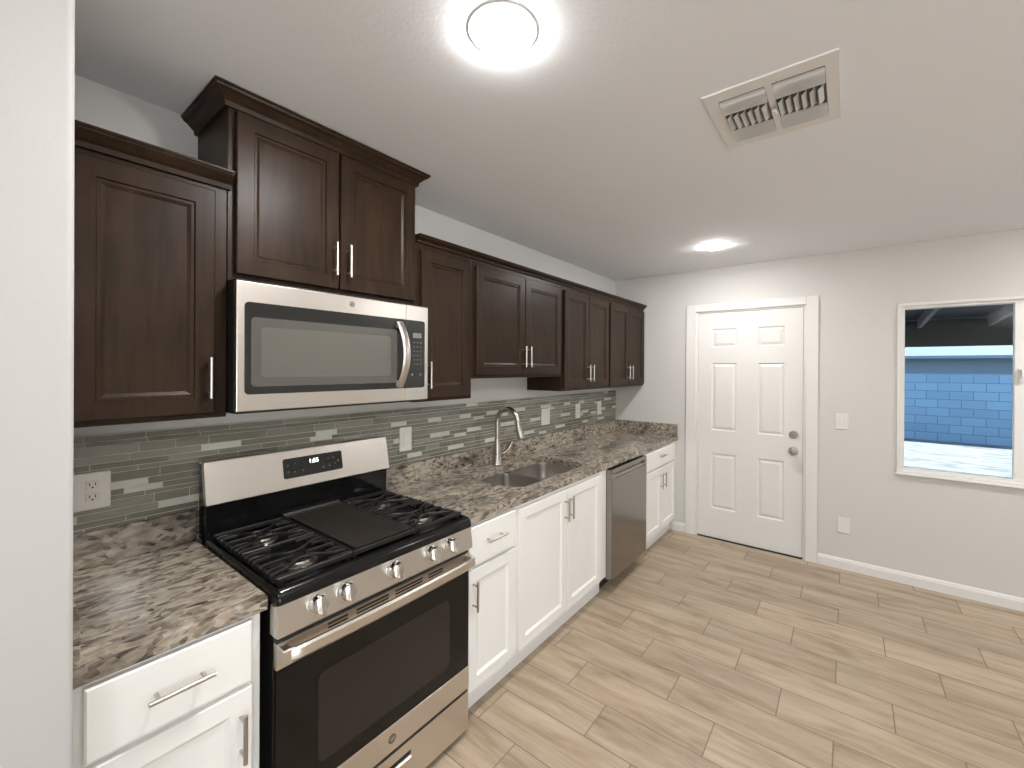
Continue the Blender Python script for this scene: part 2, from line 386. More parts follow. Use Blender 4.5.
# ---- window in the right wall
bm = nb(); wm = lambda X0, X1: (lambda bm, p, q, z0, z1: bx(bm, X0, X1, p, q, z0, z1, bev=.002))
rect_frame(bm, wm(XW-.012, XW+.02), -3.412, -2.211, .792, 2.016, .020)
win = struct(obj('window_1', bm, m_trim))
bm = nb(); rect_frame(bm, wm(XW+.004, XW+.085), -3.398, -2.229, .808, 2.002, .024); bx(bm, XW+.010, XW+.05, -2.836, -2.783, .832, 1.978, bev=.002)
obj('window_frame', bm, m_vinyl, win)
bm = nb(); bx(bm, XW-.022, XW-.001, -3.42, -2.203, .783, .797, bev=.003); obj('window_sill', bm, m_trim, win)
obj('window_pane', box(XW+.030, XW+.034, -2.79, -2.245, .83, 1.98), m_glass, win)
bm = nb(); rect_frame(bm, wm(XW+.045, XW+.075), -3.374, -2.80, .832, 1.978, .034); s = obj('sash', bm, m_vinyl, win)
obj('sash_pane', box(XW+.058, XW+.062, -3.345, -2.83, .86, 1.95), m_glass, s)
bm = nb(); bx(bm, XW-.008, XW+.010, -2.822, -2.800, 1.46, 1.55, bev=.003); bx(bm, XW-.022, XW-.006, -2.818, -2.806, 1.49, 1.545, bev=.003); obj('latch', bm, m_trim, win)

# ================================================================== WALL PLATES
def plate(name, label, cat, c, w, h, face, kind, group=None):
    """face 'y': on wall_back facing -y; 'x': on wall_right facing -x. c = centre on the surface."""
    t = thing(name, label, cat, c, group)
    def B(bm, a0, a1, d0, d1, b0, b1, bev=0):
        if face == 'y': bx(bm, c[0]+a0, c[0]+a1, c[1]-d1, c[1]-d0, c[2]+b0, c[2]+b1, bev=bev)
        else: bx(bm, c[0]-d1, c[0]-d0, c[1]-a1, c[1]-a0, c[2]+b0, c[2]+b1, bev=bev)
    bm = nb(); B(bm, -w/2, w/2, 0, .006, -h/2, h/2, .0022); obj('cover_plate', bm, m_plate if face == 'y' else m_trim, t)
    if 'outlet' in kind:
        for s in (-1, 1):
            bm = nb(); B(bm, -.016, .016, .004, .0085, s*.0195-.0135, s*.0195+.0135, .002); r = obj('receptacle', bm, m_plate if face == 'y' else m_trim, t)
            bm = nb(); B(bm, -.008, -.0055, .006, .0088, s*.0195-.002, s*.0195+.007); B(bm, .0055, .008, .006, .0088, s*.0195-.002, s*.0195+.007)
            B(bm, -.0025, .0025, .006, .0088, s*.0195-.010, s*.0195-.005); obj('slot', bm, m_blkm, r)
    if 'rocker' in kind:
        xs = (0,) if w < .1 else (-.023, .023)
        for a in xs:
            bm = nb(); B(bm, a-.0165, a+.0165, .004, .009, -.033, .033, .002); obj('rocker', bm, m_plate if face == 'y' else m_trim, t)
    return t
YT = -.0095
plate('wall_outlet', 'ivory outlet plate left of the gas range near the partition wall', 'outlet', (-.276, YT, 1.137), .086, .118, 'y', 'outlet')
plate('wall_switch', 'ivory rocker switch plate on the tiles just right of the range', 'switch', (.934, YT, 1.146), .080, .130, 'y', 'rocker')
plate('double_wall_switch', 'wide two-gang ivory plate on the tiles right of the faucet', 'switch', (2.287, YT, 1.150), .118, .130, 'y', 'rocker')
plate('wall_outlet', 'middle one of the three plates on tiles right of the faucet', 'outlet', (2.795, YT, 1.156), .080, .130, 'y', 'outlet')
plate('wall_outlet', 'small ivory plate on the tiles nearest the door wall corner', 'outlet', (3.208, YT, 1.154), .080, .128, 'y', 'outlet')
plate('wall_switch', 'white light switch on the wall between the door and window', 'switch', (XW, -1.895, 1.138), .080, .124, 'x', 'rocker')
plate('low_wall_plate', 'white blank low wall plate above the baseboard right of the door', 'wall plate', (XW, -1.909, .338), .080, .120, 'x', 'blank')

# ================================================================== CEILING: downlights, vent
def downlight(x, y, label, power=1.):
    t = thing('ceiling_downlight', label, 'ceiling light', (x, y, ZC), 'recessed ceiling downlights')
    bm = nb(); n = 40
    loft(bm, [[(x+math.cos(2*PI*k/n)*r, y+math.sin(2*PI*k/n)*r, ZC+dz) for k in range(n)] for r, dz in ((.094, 0), (.092, -.0025), (.080, -.0035), (.0768, -.002), (.0768, 0))], cap0=False, cap1=False)
    obj('trim_ring', bm, m_trim, t, smooth=True)
    bm = nb(); loft(bm, [[(x+math.cos(2*PI*k/n)*r, y+math.sin(2*PI*k/n)*r, ZC+dz) for k in range(n)] for r, dz in ((.0765, -.002), (.0755, -.0075), (.068, -.0115), (.045, -.014), (.02, -.015))], cap0=False)
    m = m_lens if power == 1. else m_lens_dim
    obj('lens', bm, m, t, smooth=True)
downlight(.362, -1.180, 'large bright round downlight in the ceiling above the range')
downlight(2.845, -1.135, 'small round downlight in the ceiling near the door', .7)
for p, lb in (((.362, -3.6), 'added unseen downlight in the ceiling right of the camera'), ((2.845, -3.6), 'added unseen downlight in the ceiling by the far window'),
              ((-2.1, -1.9), 'added unseen downlight in the ceiling left behind the camera'), ((-2.1, -3.9), 'added unseen downlight in the ceiling furthest behind the camera')):
    downlight(*p, lb)  # these four are added out of view to brighten the room

vt = thing('ceiling_vent', 'white rectangular air register with curved louvres in the ceiling', 'air vent', (1.185, -1.715, ZC))
vx0, vx1, vy0, vy1 = .982, 1.392, -1.902, -1.532
bm = nb(); zf = ZC-.006
ox0, ox1 = 1.034, 1.340; o1 = (-1.709, -1.572); o2 = (-1.868, -1.729)
for a in ((vx0, ox0, vy0, vy1), (ox1, vx1, vy0, vy1), (ox0, ox1, vy0, o2[0]), (ox0, ox1, o2[1], o1[0]), (ox0, ox1, o1[1], vy1)):
    bx(bm, a[0], a[1], a[2], a[3], zf, ZC)
bmesh.ops.remove_doubles(bm, verts=bm.verts, dist=1e-5)
bx(bm, 1.175, 1.212, -1.728, -1.710, ZC-.020, zf, bev=.004)
obj('vent_frame', bm, m_trim, vt)
obj('duct_shade_sheet', box(ox0, ox1, -1.868, -1.572, ZC-.0012, ZC-.0002), mat('duct_shade', (.14, .135, .13), .8), vt)  # dark sheet over the ceiling stands in for shade inside the duct
for (ya, yb) in (o1, o2):
    for xc in (1.052, 1.070, 1.090, 1.112, 1.268, 1.290, 1.310, 1.328):       # long blades
        s = .50; bm = nb()
        loft(bm, [[(xc-.014*s, y, ZC-.0015), (xc+.002*s, y, ZC-.006), (xc+.012*s, y, ZC-.013), (xc+.011*s, y, ZC-.014), (xc+.000*s, y, ZC-.007), (xc-.015*s, y, ZC-.0025)] for y in (ya+.001, yb-.001)])
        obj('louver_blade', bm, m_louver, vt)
    for k in range(6):                                                          # short fins
        yc = ya+.010+k*(yb-ya-.02)/5.4; bm = nb()
        loft(bm, [[(x, yc, ZC-.002), (x, yc+.003, ZC-.009), (x, yc+.013, ZC-.0175), (x, yc+.011, ZC-.0185), (x, yc+.001, ZC-.010), (x, yc-.002, ZC-.003)] for x in (1.138, 1.155, 1.210, 1.232)])
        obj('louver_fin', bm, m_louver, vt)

# ================================================================== BACKSPLASH TILE
rowsp = [(.0160, 'thin'), (.0240, 'A'), (.0200, 'B'), (.0310, 'tall')]
bm = nb(); x_0, x_1, z0t, z1t = XL, XW, .905, 1.313
bx(bm, x_0, x_1, -.0065, -.0001, z0t, z1t, mi=4)
rng = random.Random(3); z = z1t-.002; i = 0; order = ['B', 'thin', 'tall', 'A']; H = dict(rowsp and [(b, a) for a, b in rowsp]); row = 0
while z > z0t+.012:
    kind = order[row % 4]; h = H[kind]; z2 = max(z-h, z0t+.001)
    g = .0024; x = x_0 - rng.random()*.2
    prev_light = False
    while x < x_1:
        if kind == 'A':
            light = (not prev_light) and rng.random() < .9
            L = rng.choice((.10, .13, .15)) if light else rng.choice((.15, .2, .3))
        elif kind == 'B':
            light = (not prev_light) and rng.random() < .12; L = .10 if light else rng.choice((.1, .15, .15, .2))
        elif kind == 'tall': light = False; L = rng.choice((.10, .10, .15, .2))
        else: light = False; L = rng.choice((.15, .15, .3))
        prev_light = light
        a, b = max(x+g/2, x_0+.001), min(x+L-g/2, x_1-.001)
        if b-a > .006:
            mi = 3 if light else rng.choice((0, 0, 1, 2)); j = [-.0082+rng.uniform(-.00035, .00035) for _ in range(4)]
            lp = rrect(a, b, z2+g/2, z-g/2, .0006, 1)
            tl = lambda X, Z, e: j[0]+(j[1]-j[0])*(X-a)/(b-a)*.6+(j[2]-j[0])*(Z-z2)/(z-z2)+e
            loft(bm, [[(X, -.006, Z) for X, Z in lp], [(X, tl(X, Z, .0005), Z) for X, Z in lp], [(X+(.0006 if X < (a+b)/2 else -.0006), tl(X, Z, 0), Z+(.0006 if Z < (z+z2)/2 else -.0006)) for X, Z in lp]], cap0=False, mi=mi)
        x += L
    z -= h; row += 1
tag(obj('tile_backsplash', bm, m_tiles+[m_tgrout]), 'grey green linear glass mosaic tiles along the wall above the counters', 'backsplash')

# ================================================================== COUNTERTOPS
CT, CB, CF = .8985, .8585, -.647
SH = 1.0095
def slab_edge(bm, x0, x1):      # box slab with eased edges
    bx(bm, x0, x1, CF, -.001, CB, CT, bev=.004, seg=2)
bm = nb(); slab_edge(bm, XL+.001, -.006)
tag(obj('granite_countertop', bm, m_granite), 'short speckled granite countertop left of the range', 'countertop')
CS = CT+.0002
def splash(label, *a): tag(obj('granite_backsplash', box(*a, CS, SH, bev=.002), m_granite), label, 'backsplash')
splash('low granite strip behind the short counter left of the range', XL+.0265, -.006, -.030, -.010)
splash('low granite side strip against the partition on the short left counter', XL+.001, XL+.026, CF+.001, -.010)
splash('long low granite strip behind the sink and faucet', .766, XW-.022, -.030, -.010)
splash('low granite side strip against the door wall at the counter end', XW-.0215, XW-.001, CF+.001, -.010)
# long top with the sink cutout
bm = nb(); hole = rrect(1.236, 2.004, -.553, -.166, (.07, .07, .11, .11), 8)
def ring_solid(bm, outer, inner, z0, z1, ins=.004):
    n = len(inner)
    for zz, up in ((z1, 1), (z0, 0)):
        ov = [bm.verts.new((x, y, zz)) for x, y in outer]; iv = [bm.verts.new((x, y, zz)) for x, y in inner]
        es = [bm.edges.new((ov[k], ov[(k+1) % len(ov)])) for k in range(len(ov))] + [bm.edges.new((iv[k], iv[(k+1) % n])) for k in range(n)]
        bmesh.ops.triangle_fill(bm, use_beauty=True, use_dissolve=False, edges=es)
        if up: O1, I1 = ov, iv
        else: O0, I0 = ov, iv
    for A, B in ((O1, O0), (I1, I0)):
        for k in range(len(A)): bm.faces.new((A[k], A[(k+1) % len(A)], B[(k+1) % len(B)], B[k]))
ring_solid(bm, [(.766, CF), (XW-.001, CF), (XW-.001, -.001), (.766, -.001)], hole, CB, CT)
es = [e for e in bm.edges if abs(e.verts[0].co.y-CF) < 1e-4 and abs(e.verts[1].co.y-CF) < 1e-4 and abs(e.verts[0].co.z-e.verts[1].co.z) < 1e-4]
bmesh.ops.bevel(bm, geom=es, offset=.005, segments=2, affect='EDGES')
tag(obj('granite_countertop', bm, m_granite), 'long speckled granite countertop with the sink, from range to door wall', 'countertop')

# sink
sk = thing('kitchen_sink', 'undermount stainless double bowl sink set in the granite countertop', 'sink', (1.62, -.35, CB))
def bowl(x0, x1, y0, y1, rr):
    bm = nb(); z0 = CB-.0005; lo = []
    for ins, z, e in ((-.012, z0, 0), (0, z0-.001, 0), (.002, z0-.010, 0), (.006, z0-.16, 0), (.022, z0-.185, 0), (.05, z0-.195, 0), (.12, z0-.198, 0)):
        lo.append([(x, y, z) for x, y in rrect(x0+ins, x1-ins, y0+ins, y1-ins, [max(.012, q-ins) for q in rr], 8)])
    loft(bm, lo, cap0=False, cap1=True); b = obj('bowl', bm, m_sink, sk, smooth=True, angle=60)
    bm = nb(); cx, cy = (x0+x1)/2, (y0+y1)/2+.02; lathe(bm, (cx, cy, z0-.1985), (0, 0, 1), [(0, 0), (.042, 0), (.042, .0025), (.034, .003), (.03, .0008), (0, .0008)], 24); obj('drain', bm, m_chrome, b, smooth=True)
bowl(1.245, 1.600, -.545, -.172, (.05, .07, .11, .05))
bowl(1.626, 1.996, -.545, -.172, (.07, .05, .05, .11))

# faucet
fc = thing('kitchen_faucet', 'brushed nickel gooseneck faucet standing on the granite behind the sink', 'faucet', (1.598, -.098, CT))
fx, fy = 1.598, -.098
bm = nb(); lathe(bm, (fx, fy, CT), (0, 0, 1), [(0, .0003), (.031, .0003), (.033, .005), (.031, .008), (.030, .080), (.025, .118), (.019, .155), (.016, .175), (0, .175)], 24); obj('body', bm, m_faucet, fc, smooth=True)
pts = [(fx, fy, CT+.155), (fx, fy, 1.13), (fx, fy, 1.18)] + [(fx+.01*math.sin(t/2), fy-.082+.082*math.cos(t), 1.185+.088*math.sin(t)) for t in [PI*k/14 for k in range(1, 14)]] + [(fx+.012, fy-.166, 1.165)]
bm = nb(); tube(bm, pts, .0158, 16); obj('spout', bm, m_faucet, fc, smooth=True)
bm = nb(); tube(bm, [(fx+.012, fy-.165, 1.172), (fx+.013, fy-.169, 1.150), (fx+.016, fy-.180, 1.110), (fx+.017, fy-.184, 1.092), (fx+.017, fy-.1845, 1.089)], [.0170, .0185, .0215, .0225, .018], 20); obj('spray_head', bm, m_faucet, fc, smooth=True)
bm = nb(); tube(bm, [(fx+.015, fy, .963), (fx+.056, fy, .966)], .0145, 16); tube(bm, [(fx+.052, fy, .966), (fx+.08, fy-.002, .974), (fx+.115, fy-.004, .998), (fx+.145, fy-.005, 1.032)], [.015, .013, .011, .009], 12, sy=.8); obj('lever', bm, m_faucet, fc, smooth=True)

# ================================================================== UPPER CABINETS
UF, UD = -.304, -.324      # face frame plane, door plane
def upper(label, x0, x1, z0, z1, doors, z_d0, z_d1, group='dark upper wall cabinets'):
    t = thing('upper_cabinet', label, 'cabinet', ((x0+x1)/2, 0, z0), group)
    bm = nb(); bx(bm, x0+.0006, x1-.0006, UF, -.0105 if z0 < 1.31 else -.001, z0, z1, bev=.001); obj('body', bm, m_wood, t)
    for a, b, hx in doors:
        d = obj('door', cab_panel(a, b, z_d0, z_d1, UD, 'dark'), m_wood, t)
        bar_handle(d, (hx, UD, hz(z_d0)), .128, True, r=.0048, mt=m_handle)
    return t
m_handle = mat('bright_satin_handle', (.74, .71, .66), .30, 1.)
def hz(z): return z+.113
upper('dark brown single door wall cabinet left of the microwave', XL+.001, -.001, 1.372, 2.168, [(-.362, -.038, -.0565)], 1.388, 2.098)
t2 = upper('taller raised two door dark cabinet directly above the microwave', 0, .762, 1.822, 2.444, [(.020, .376, .353), (.383, .748, .411)], 1.846, 2.385)
upper('narrow single door dark cabinet right of the microwave', .762, 1.142, 1.372, 2.168, [(.790, 1.112, .823)], 1.388, 2.098)
upper('shorter two door dark cabinet above the sink faucet', 1.142, 2.051, 1.478, 2.168, [(1.168, 1.601, 1.576), (1.606, 2.026, 1.629)], 1.494, 2.098)
upper('two door dark cabinet right of the shorter one over the sink', 2.051, 2.790, 1.372, 2.168, [(2.072, 2.424, 2.399), (2.430, 2.776, 2.457)], 1.388, 2.098)
upper('last two door dark cabinet against the door wall', 2.790, XW-.001, 1.372, 2.168, [(2.806, 3.180, 3.149), (3.187, 3.560, 3.218)], 1.388, 2.098)
# crown mouldings
def crown(label, path, zt, h=.052, p=.045):
    prof = [(.0005, -h), (.010, -h), (.012, -h*.72), (.020, -h*.60), (.032, -h*.38), (p-.006, -h*.26), (p-.004, -h*.14), (p, -h*.12), (p, 0), (.0005, 0)]
    bm = nb(); loops = []
    for (x, y, nx, ny) in path: loops.append([(x+nx*d, y+ny*d, zt+z) for d, z in prof])
    loft(bm, loops); return tag(obj('crown_moulding', bm, m_wood), label, 'moulding', 'crown mouldings of the upper cabinets')
crown('dark crown moulding on the single cabinet left of the microwave cabinet', [(XL+.001, UF-.0005, 0, -1), (.008, UF-.0005, 0, -1)], 2.169)
crown('high dark crown moulding wrapping the raised cabinet above the microwave', [(-.0005, -.002, -1, 0), (-.0005, UF-.0005, -1, -1), (.7625, UF-.0005, 1, -1), (.7625, -.002, 1, 0)], 2.446, .055, .050)
crown('long dark crown moulding over the row of cabinets right of the microwave', [(.766, UF-.0005, 0, -1), (XW-.001, UF-.0005, 0, -1)], 2.166, .036, .034)

# ================================================================== BASE CABINETS
BF, BD = -.626, -.646
def base(label, x0, x1, toe_x=None, open_top=False):
    t = thing('base_cabinet', label, 'cabinet', ((x0+x1)/2, 0, 0), 'white base cabinets')
    X0, X1 = x0+.0006, x1-.0006
    if open_top:
        bm = nb(); zt = CB-.0005
        bx(bm, X0, X0+.016, BF, -.002, .12, zt); bx(bm, X1-.016, X1, BF, -.002, .12, zt); bx(bm, X0+.016, X1-.016, BF, BF+.019, .12, zt)
        bx(bm, X0+.016, X1-.016, -.014, -.002, .12, zt); bx(bm, X0+.016, X1-.016, BF+.019, -.014, .12, .136)
        obj('body', bm, m_cabw, t)
    else: obj('body', box(X0, X1, BF, -.002, .12, CB-.0005, bev=.001), m_cabw, t)
    tx = toe_x or (x0+.001, x1-.001)
    obj('toe_kick', box(tx[0], tx[1], -.578, -.01, 0, .1195), m_cabw, t)
    return t
def bdoor(t, x0, x1, z0, z1, hx, hzv=.555):
    d = obj('door', cab_panel(x0, x1, z0, z1, BD, 'white'), m_cabw, t); bar_handle(d, (hx, BD, hzv), .128, True, r=.0055)
def bdrawer(t, x0, x1, z0, z1, hx, hzv):
    d = obj('drawer', cab_panel(x0, x1, z0, z1, BD, 'slab'), m_cabw, t); bar_handle(d, (hx, BD, hzv), .128, False, r=.0055)
t = base('white base cabinet with one drawer left of the range', XL+.001, -.019)
bdrawer(t, -.366, -.045, .684, .846, -.203, .768); bdoor(t, -.366, -.045, .135, .670, -.072)
t = base('white base cabinet with one drawer right of the range', .766, 1.124)
bdrawer(t, .785, 1.105, .674, .846, .947, .768); bdoor(t, .785, 1.106, .135, .660, .811)
t = base('white two door sink cabinet without a drawer', 1.124, 2.124, open_top=True)
bdoor(t, 1.138, 1.585, .135, .838, 1.560, .729); bdoor(t, 1.592, 2.008, .135, .838, 1.610, .733)
t = base('white base cabinet with a drawer between dishwasher and door wall', 2.752, XW-.001)
bdrawer(t, 2.775, 3.510, .695, .846, 3.150, .785); bdoor(t, 2.775, 3.147, .135, .682, 3.109, .57); bdoor(t, 3.153, 3.510, .135, .682, 3.189, .57)

# ================================================================== DISHWASHER
dw = thing('dishwasher', 'dark stainless dishwasher between the sink cabinet and last base cabinet', 'dishwasher', (2.44, -.62, 0))
DX0, DX1 = 2.128, 2.748
obj('tub', box(DX0+.006, DX1-.006, -.615, -.03, .10, .853), m_blkm, dw)
obj('kick_plate', box(DX0+.01, DX1-.01, -.560, -.545, .0, .10), m_blkm, dw)
bm = nb(); yF = -.668
bx(bm, DX0, DX1, yF, -.617, .098, .785, bev=.004, seg=2)
obj('door_panel', bm, m_steel_dark, dw)
bm = nb(); bx(bm, DX0, DX1, yF, -.617, .822, .850, bev=.004, seg=2); bx(bm, DX0, DX0+.045, yF, -.617, .7855, .8215); bx(bm, DX1-.045, DX1, yF, -.617, .7855, .8215); bx(bm, DX0+.045, DX1-.045, -.640, -.617, .7855, .8215)
obj('control_strip', bm, m_steel_dark, dw)
bm = nb()
prof = [(-.641, .789), (-.652, .786), (-.664, .788), (-.670, .794), (-.670, .800), (-.664, .803), (-.655, .799), (-.641, .799)]
loft(bm, [[(x, y, z) for y, z in prof] for x in (DX0+.046, DX1-.046)]); obj('pocket_handle', bm, m_steel, dw, smooth=True)

# ================================================================== MICROWAVE
mw = thing('microwave', 'stainless over-the-range microwave mounted above the gas range', 'microwave', (.38, -.2, 1.39))
obj('body', box(.0015, .7605, -.374, -.011, 1.384, 1.8205, bev=.002), m_blkm, mw)
MF = -.4013
def face_plate(x0, x1, z0, z1, holes, y0, y1):
    bm = nb(); xs = sorted({x0, x1, *[h for q in holes for h in q[:2]]}); zs = sorted({z0, z1, *[h for q in holes for h in q[2:]]})
    for a, b in zip(xs, xs[1:]):
        for c, d in zip(zs, zs[1:]):
            if not any(q[0] <= a and q[1] >= b and q[2] <= c and q[3] >= d for q in holes): bx(bm, a, b, y0, y1, c, d)
    bmesh.ops.remove_doubles(bm, verts=bm.verts, dist=1e-5); return bm
def rpanel(x0, x1, z0, z1, y0, y1, r, mi=0):     # rounded-rectangle plate facing -y
    bm = nb(); lp = rrect(x0, x1, z0, z1, r, 5); loft(bm, [[(x, y, z) for x, z in lp] for y in (y1, y0)], mi=mi); return bm
def steel_front(x0, x1): return box(x0, x1, MF, -.376, 1.393, 1.810, bev=.0025, seg=2)
dr = obj('door', steel_front(-.005, .6415), m_steel, mw)
obj('window_surround', rpanel(.017, .6410, 1.447, 1.745, MF-.0012, MF+.001, [.0004, .014, .014, .0004]), m_mwblk, dr)
bm = nb()
loft(bm, [[(x, y, z) for x, z in rrect(.036+i, .592-i, 1.472+i, 1.697-i, .012, 4)] for i, y in ((0, MF-.0002), (.0, MF-.0022), (.030, MF-.0020))])
for f in bm.faces: f.material_index = 0 if len(f.verts) > 4 and abs(f.calc_center_median().y-(MF-.0020)) < 1e-5 else 1
obj('window_screen', bm, [m_mwwin, m_mwrim], dr)
bm = nb()
pts = [(.597+.0*s, MF-.002-.046*math.cos(s*PI/2)**.8, 1.594+.136*s) for s in [-1+k/10 for k in range(21)]]
pts = [(.604, MF-.006-.050*max(0, 1-s*s), 1.592+.138*s) for s in [-1+k/10 for k in range(21)]]
tube(bm, pts, .0185, 12, sx=1.0, sy=.34, up=(0, -1, 0)); 
for z in (1.470, 1.718): bx(bm, .588, .612, MF-.010, MF, z-.012, z+.012)
obj('handle', bm, m_steel, dr, smooth=True)
cp = obj('control_panel', steel_front(.6430, .761), m_steel, mw)
obj('control_glass', rpanel(.6433, .7415, 1.447, 1.745, MF-.0012, MF+.001, [.012, .0004, .0004, .012]), m_mwblk, cp)
obj('display', box(.675, .722, MF-.0018, MF, 1.668, 1.690), m_lcd, cp)
bm = nb()
for r in range(6):
    for c in range(3): obj('button_mark', box(.680+c*.018, .686+c*.018, MF-.0016, MF, 1.645-r*.019, 1.649-r*.019), m_mark, cp)
for c in (.668, .712): obj('button_mark', box(c, c+.009, MF-.0016, MF, 1.500, 1.510), m_mark, cp)
def badge(parent, c, ax, r, ma, mb):
    bm = nb(); lathe(bm, c, ax, [(0, 0), (r, 0), (r, .0012), (r*.86, .0018), (0, .0018)], 24); b = obj('badge', bm, ma, parent, smooth=True)
    text_mesh('badge_letters', 'GE', r*1.05, mb, b, Vector(c)+Vector(ax)*.0019, (1, 0, 0), (0, 0, 1)); return b
badge(dr, (.386, MF, 1.781), (0, -1, 0), .0115, m_chrome, m_grey)
bm = nb(); bx(bm, .06, .70, -.36, -.05, 1.383, 1.3885); obj('underside_vent', bm, m_blkm, mw)

# ================================================================== GAS RANGE
rg = thing('gas_range', 'freestanding stainless and black five burner gas range between the countertops', 'range', (.381, -.35, 0))
RX0, RX1 = .001, .760
bm = nb(); bx(bm, RX0+.002, RX1-.002, -.655, -.055, .075, .905, bev=.002)
obj('body', bm, m_blk, rg)
for (x, y) in ((.04, -.60), (.72, -.60), (.04, -.1), (.72, -.1)):
    bm = nb(); lathe(bm, (x, y, 0), (0, 0, 1), [(0, 0), (.02, 0), (.02, .02), (.012, .022), (.012, .0755), (0, .0755)], 14); obj('foot', bm, m_blkm, rg)
# cooktop with well
bm = nb()
lo = []
for i, z in ((.0, .876), (.0, .890), (.004, .903), (.012, .912), (.022, .915), (.032, .914), (.040, .904)):
    lo.append([(x, y, z) for x, y in rrect(RX0+i*.35-.002, RX1-i*.35+.002, -.688+i, -.092+i*-.3, .012, 4)])
loft(bm, lo); obj('cooktop', bm, m_blk, rg, smooth=True, angle=50)
# backguard
bm = nb()
prof = [(-.020, .90), (-.090, .90), (-.096, 1.030), (-.094, 1.036), (-.068, 1.178), (-.020, 1.178)]
loft(bm, [[(x, y, z) for y, z in prof] for x in (RX0+.003, RX1-.003)]); bg_ = obj('backguard', bm, m_blk, rg)
def bgp(z): return -.112+(z-1.034)/.156*.030
bm = nb()
prof = [(-.030, 1.186), (bgp(1.19)+.004, 1.190), (bgp(1.187), 1.187), (bgp(1.037), 1.037), (bgp(1.034)+.003, 1.034), (-.085, 1.034), (-.060, 1.179), (-.030, 1.179)]
loft(bm, [[(x, y, z) for y, z in prof] for x in (RX0-.001, RX1+.001)]); bf = obj('backguard_face', bm, m_steel, bg_)
n_ = Vector((0, -.156, .030)).normalized(); zd = Vector((0, .030, .156)).normalized()
def onbg(a, z, d): return Vector((a, bgp(z), z)) + n_*d
bm = nb(); lp = rrect(.266, .520, 1.076, 1.156, .008, 4); loft(bm, [[onbg(x, z, d) for x, z in lp] for d in (-.002, .0012)]); ds = obj('display_panel', bm, m_mwblk, bf)
text_mesh('clock_digits', '1:55', .025, m_led, ds, onbg(.392, 1.132, .0016), (1, 0, 0), zd)
bm = nb()
for x, z in ((.285, 1.128), (.285, 1.102), (.315, 1.133), (.312, 1.100), (.345, 1.100), (.43, 1.100), (.455, 1.132), (.48, 1.132), (.46, 1.102), (.485, 1.105), (.50, 1.115)):
    bm = nb(); lathe(bm, onbg(x, z, .0010), n_, [(0, 0), (.0042, 0), (.0042, .0004), (0, .0004)], 10); obj('touch_mark', bm, m_mark, ds)
# control panel with five knobs
bm = nb(); prof = [(-.645, .876), (-.674, .8765), (-.679, .872), (-.692, .792), (-.688, .786), (-.645, .786)]
loft(bm, [[(x, y, z) for y, z in prof] for x in (RX0-.004, RX1+.004)])
es = [e for e in bm.edges if abs(e.verts[0].co.x-e.verts[1].co.x) < 1e-5]
bmesh.ops.bevel(bm, geom=es, offset=.004, segments=3, affect='EDGES')
cpn = obj('control_panel', bm, m_steel, rg)
kn = Vector((0, -.080, -.014)).normalized(); kn = Vector((0, -.985, .17)).normalized()
def cpy(z): return -.679-(.872-z)*.163
def knob(x):
    c = Vector((x, cpy(.837), .837)); bm = nb()
    lathe(bm, c, kn, [(0, 0), (.031, 0), (.031, .003), (.0265, .004), (.0255, .020), (.022, .026), (0, .0265)], 28)
    k = obj('knob', bm, m_chrome, rg, smooth=True)
    bm = nb(); u = kn.cross(Vector((1, 0, 0))).normalized(); ez = u if u.z > 0 else -u
    lo = []
    for s, wd in ((-.0265, .006), (-.022, .009), (.022, .009), (.0265, .006)):
        b = c + ez*s; X = Vector((1, 0, 0)); lo.append([b-X*wd+kn*.012, b+X*wd+kn*.012, b+X*wd*.75+kn*.040, b-X*wd*.75+kn*.040])
    loft(bm, lo); obj('knob_grip', bm, m_chrome, k)
for x in (.113, .202, .380, .545, .641): knob(x)
# oven door
OD = -.674
od = obj('oven_door', box(RX0+.003, RX1-.003, OD+.0005, -.6565, .200, .764, bev=.001), m_glass_blk, rg)
obj('top_trim', box(RX0+.002, RX1-.002, OD-.0015, -.658, .692, .7645, bev=.001), m_steel, od)
obj('bottom_trim', box(RX0+.002, RX1-.002, OD-.0015, -.658, .1995, .291, bev=.001), m_steel, od)
OD -= .0016
obj('oven_window', rpanel(.122, .650, .345, .618, OD+.0010, OD+.003, .02), m_glass_win, od)
for (a, b, zz) in ((.150, .215, (.741, .752)), (.245, .365, (.730, .741, .752)), (.392, .512, (.730, .741, .752)), (.540, .610, (.730, .741, .752))):
    for z in zz: obj('vent_slot', box(a, b, OD-.0006, OD+.001, z-.001, z+.0048), m_blkm, od)
# handle: broad bar with end brackets
bm = nb(); lo = []
HY = -.725
for k in range(25):
    s = -1+k/12; x = .381+s*.372; y = HY+.010*s*s+(.018 if abs(s) > .99 else 0); zc = .738
    lo.append([(x, y+.010, zc+.020), (x, y+.001, zc+.021), (x, y-.004, zc+.014), (x, y-.005, zc-.010), (x, y+.002, zc-.019), (x, y+.010, zc-.018)])
loft(bm, lo)
for a, b in ((.006, .030), (.732, .756)): bx(bm, a, b, HY+.012, OD, .718, .760, bev=.003)
obj('handle', bm, m_steel, od, smooth=True, angle=30)
badge(od, (.382, OD, .245), (0, -1, 0), .0155, m_grey, m_steel)
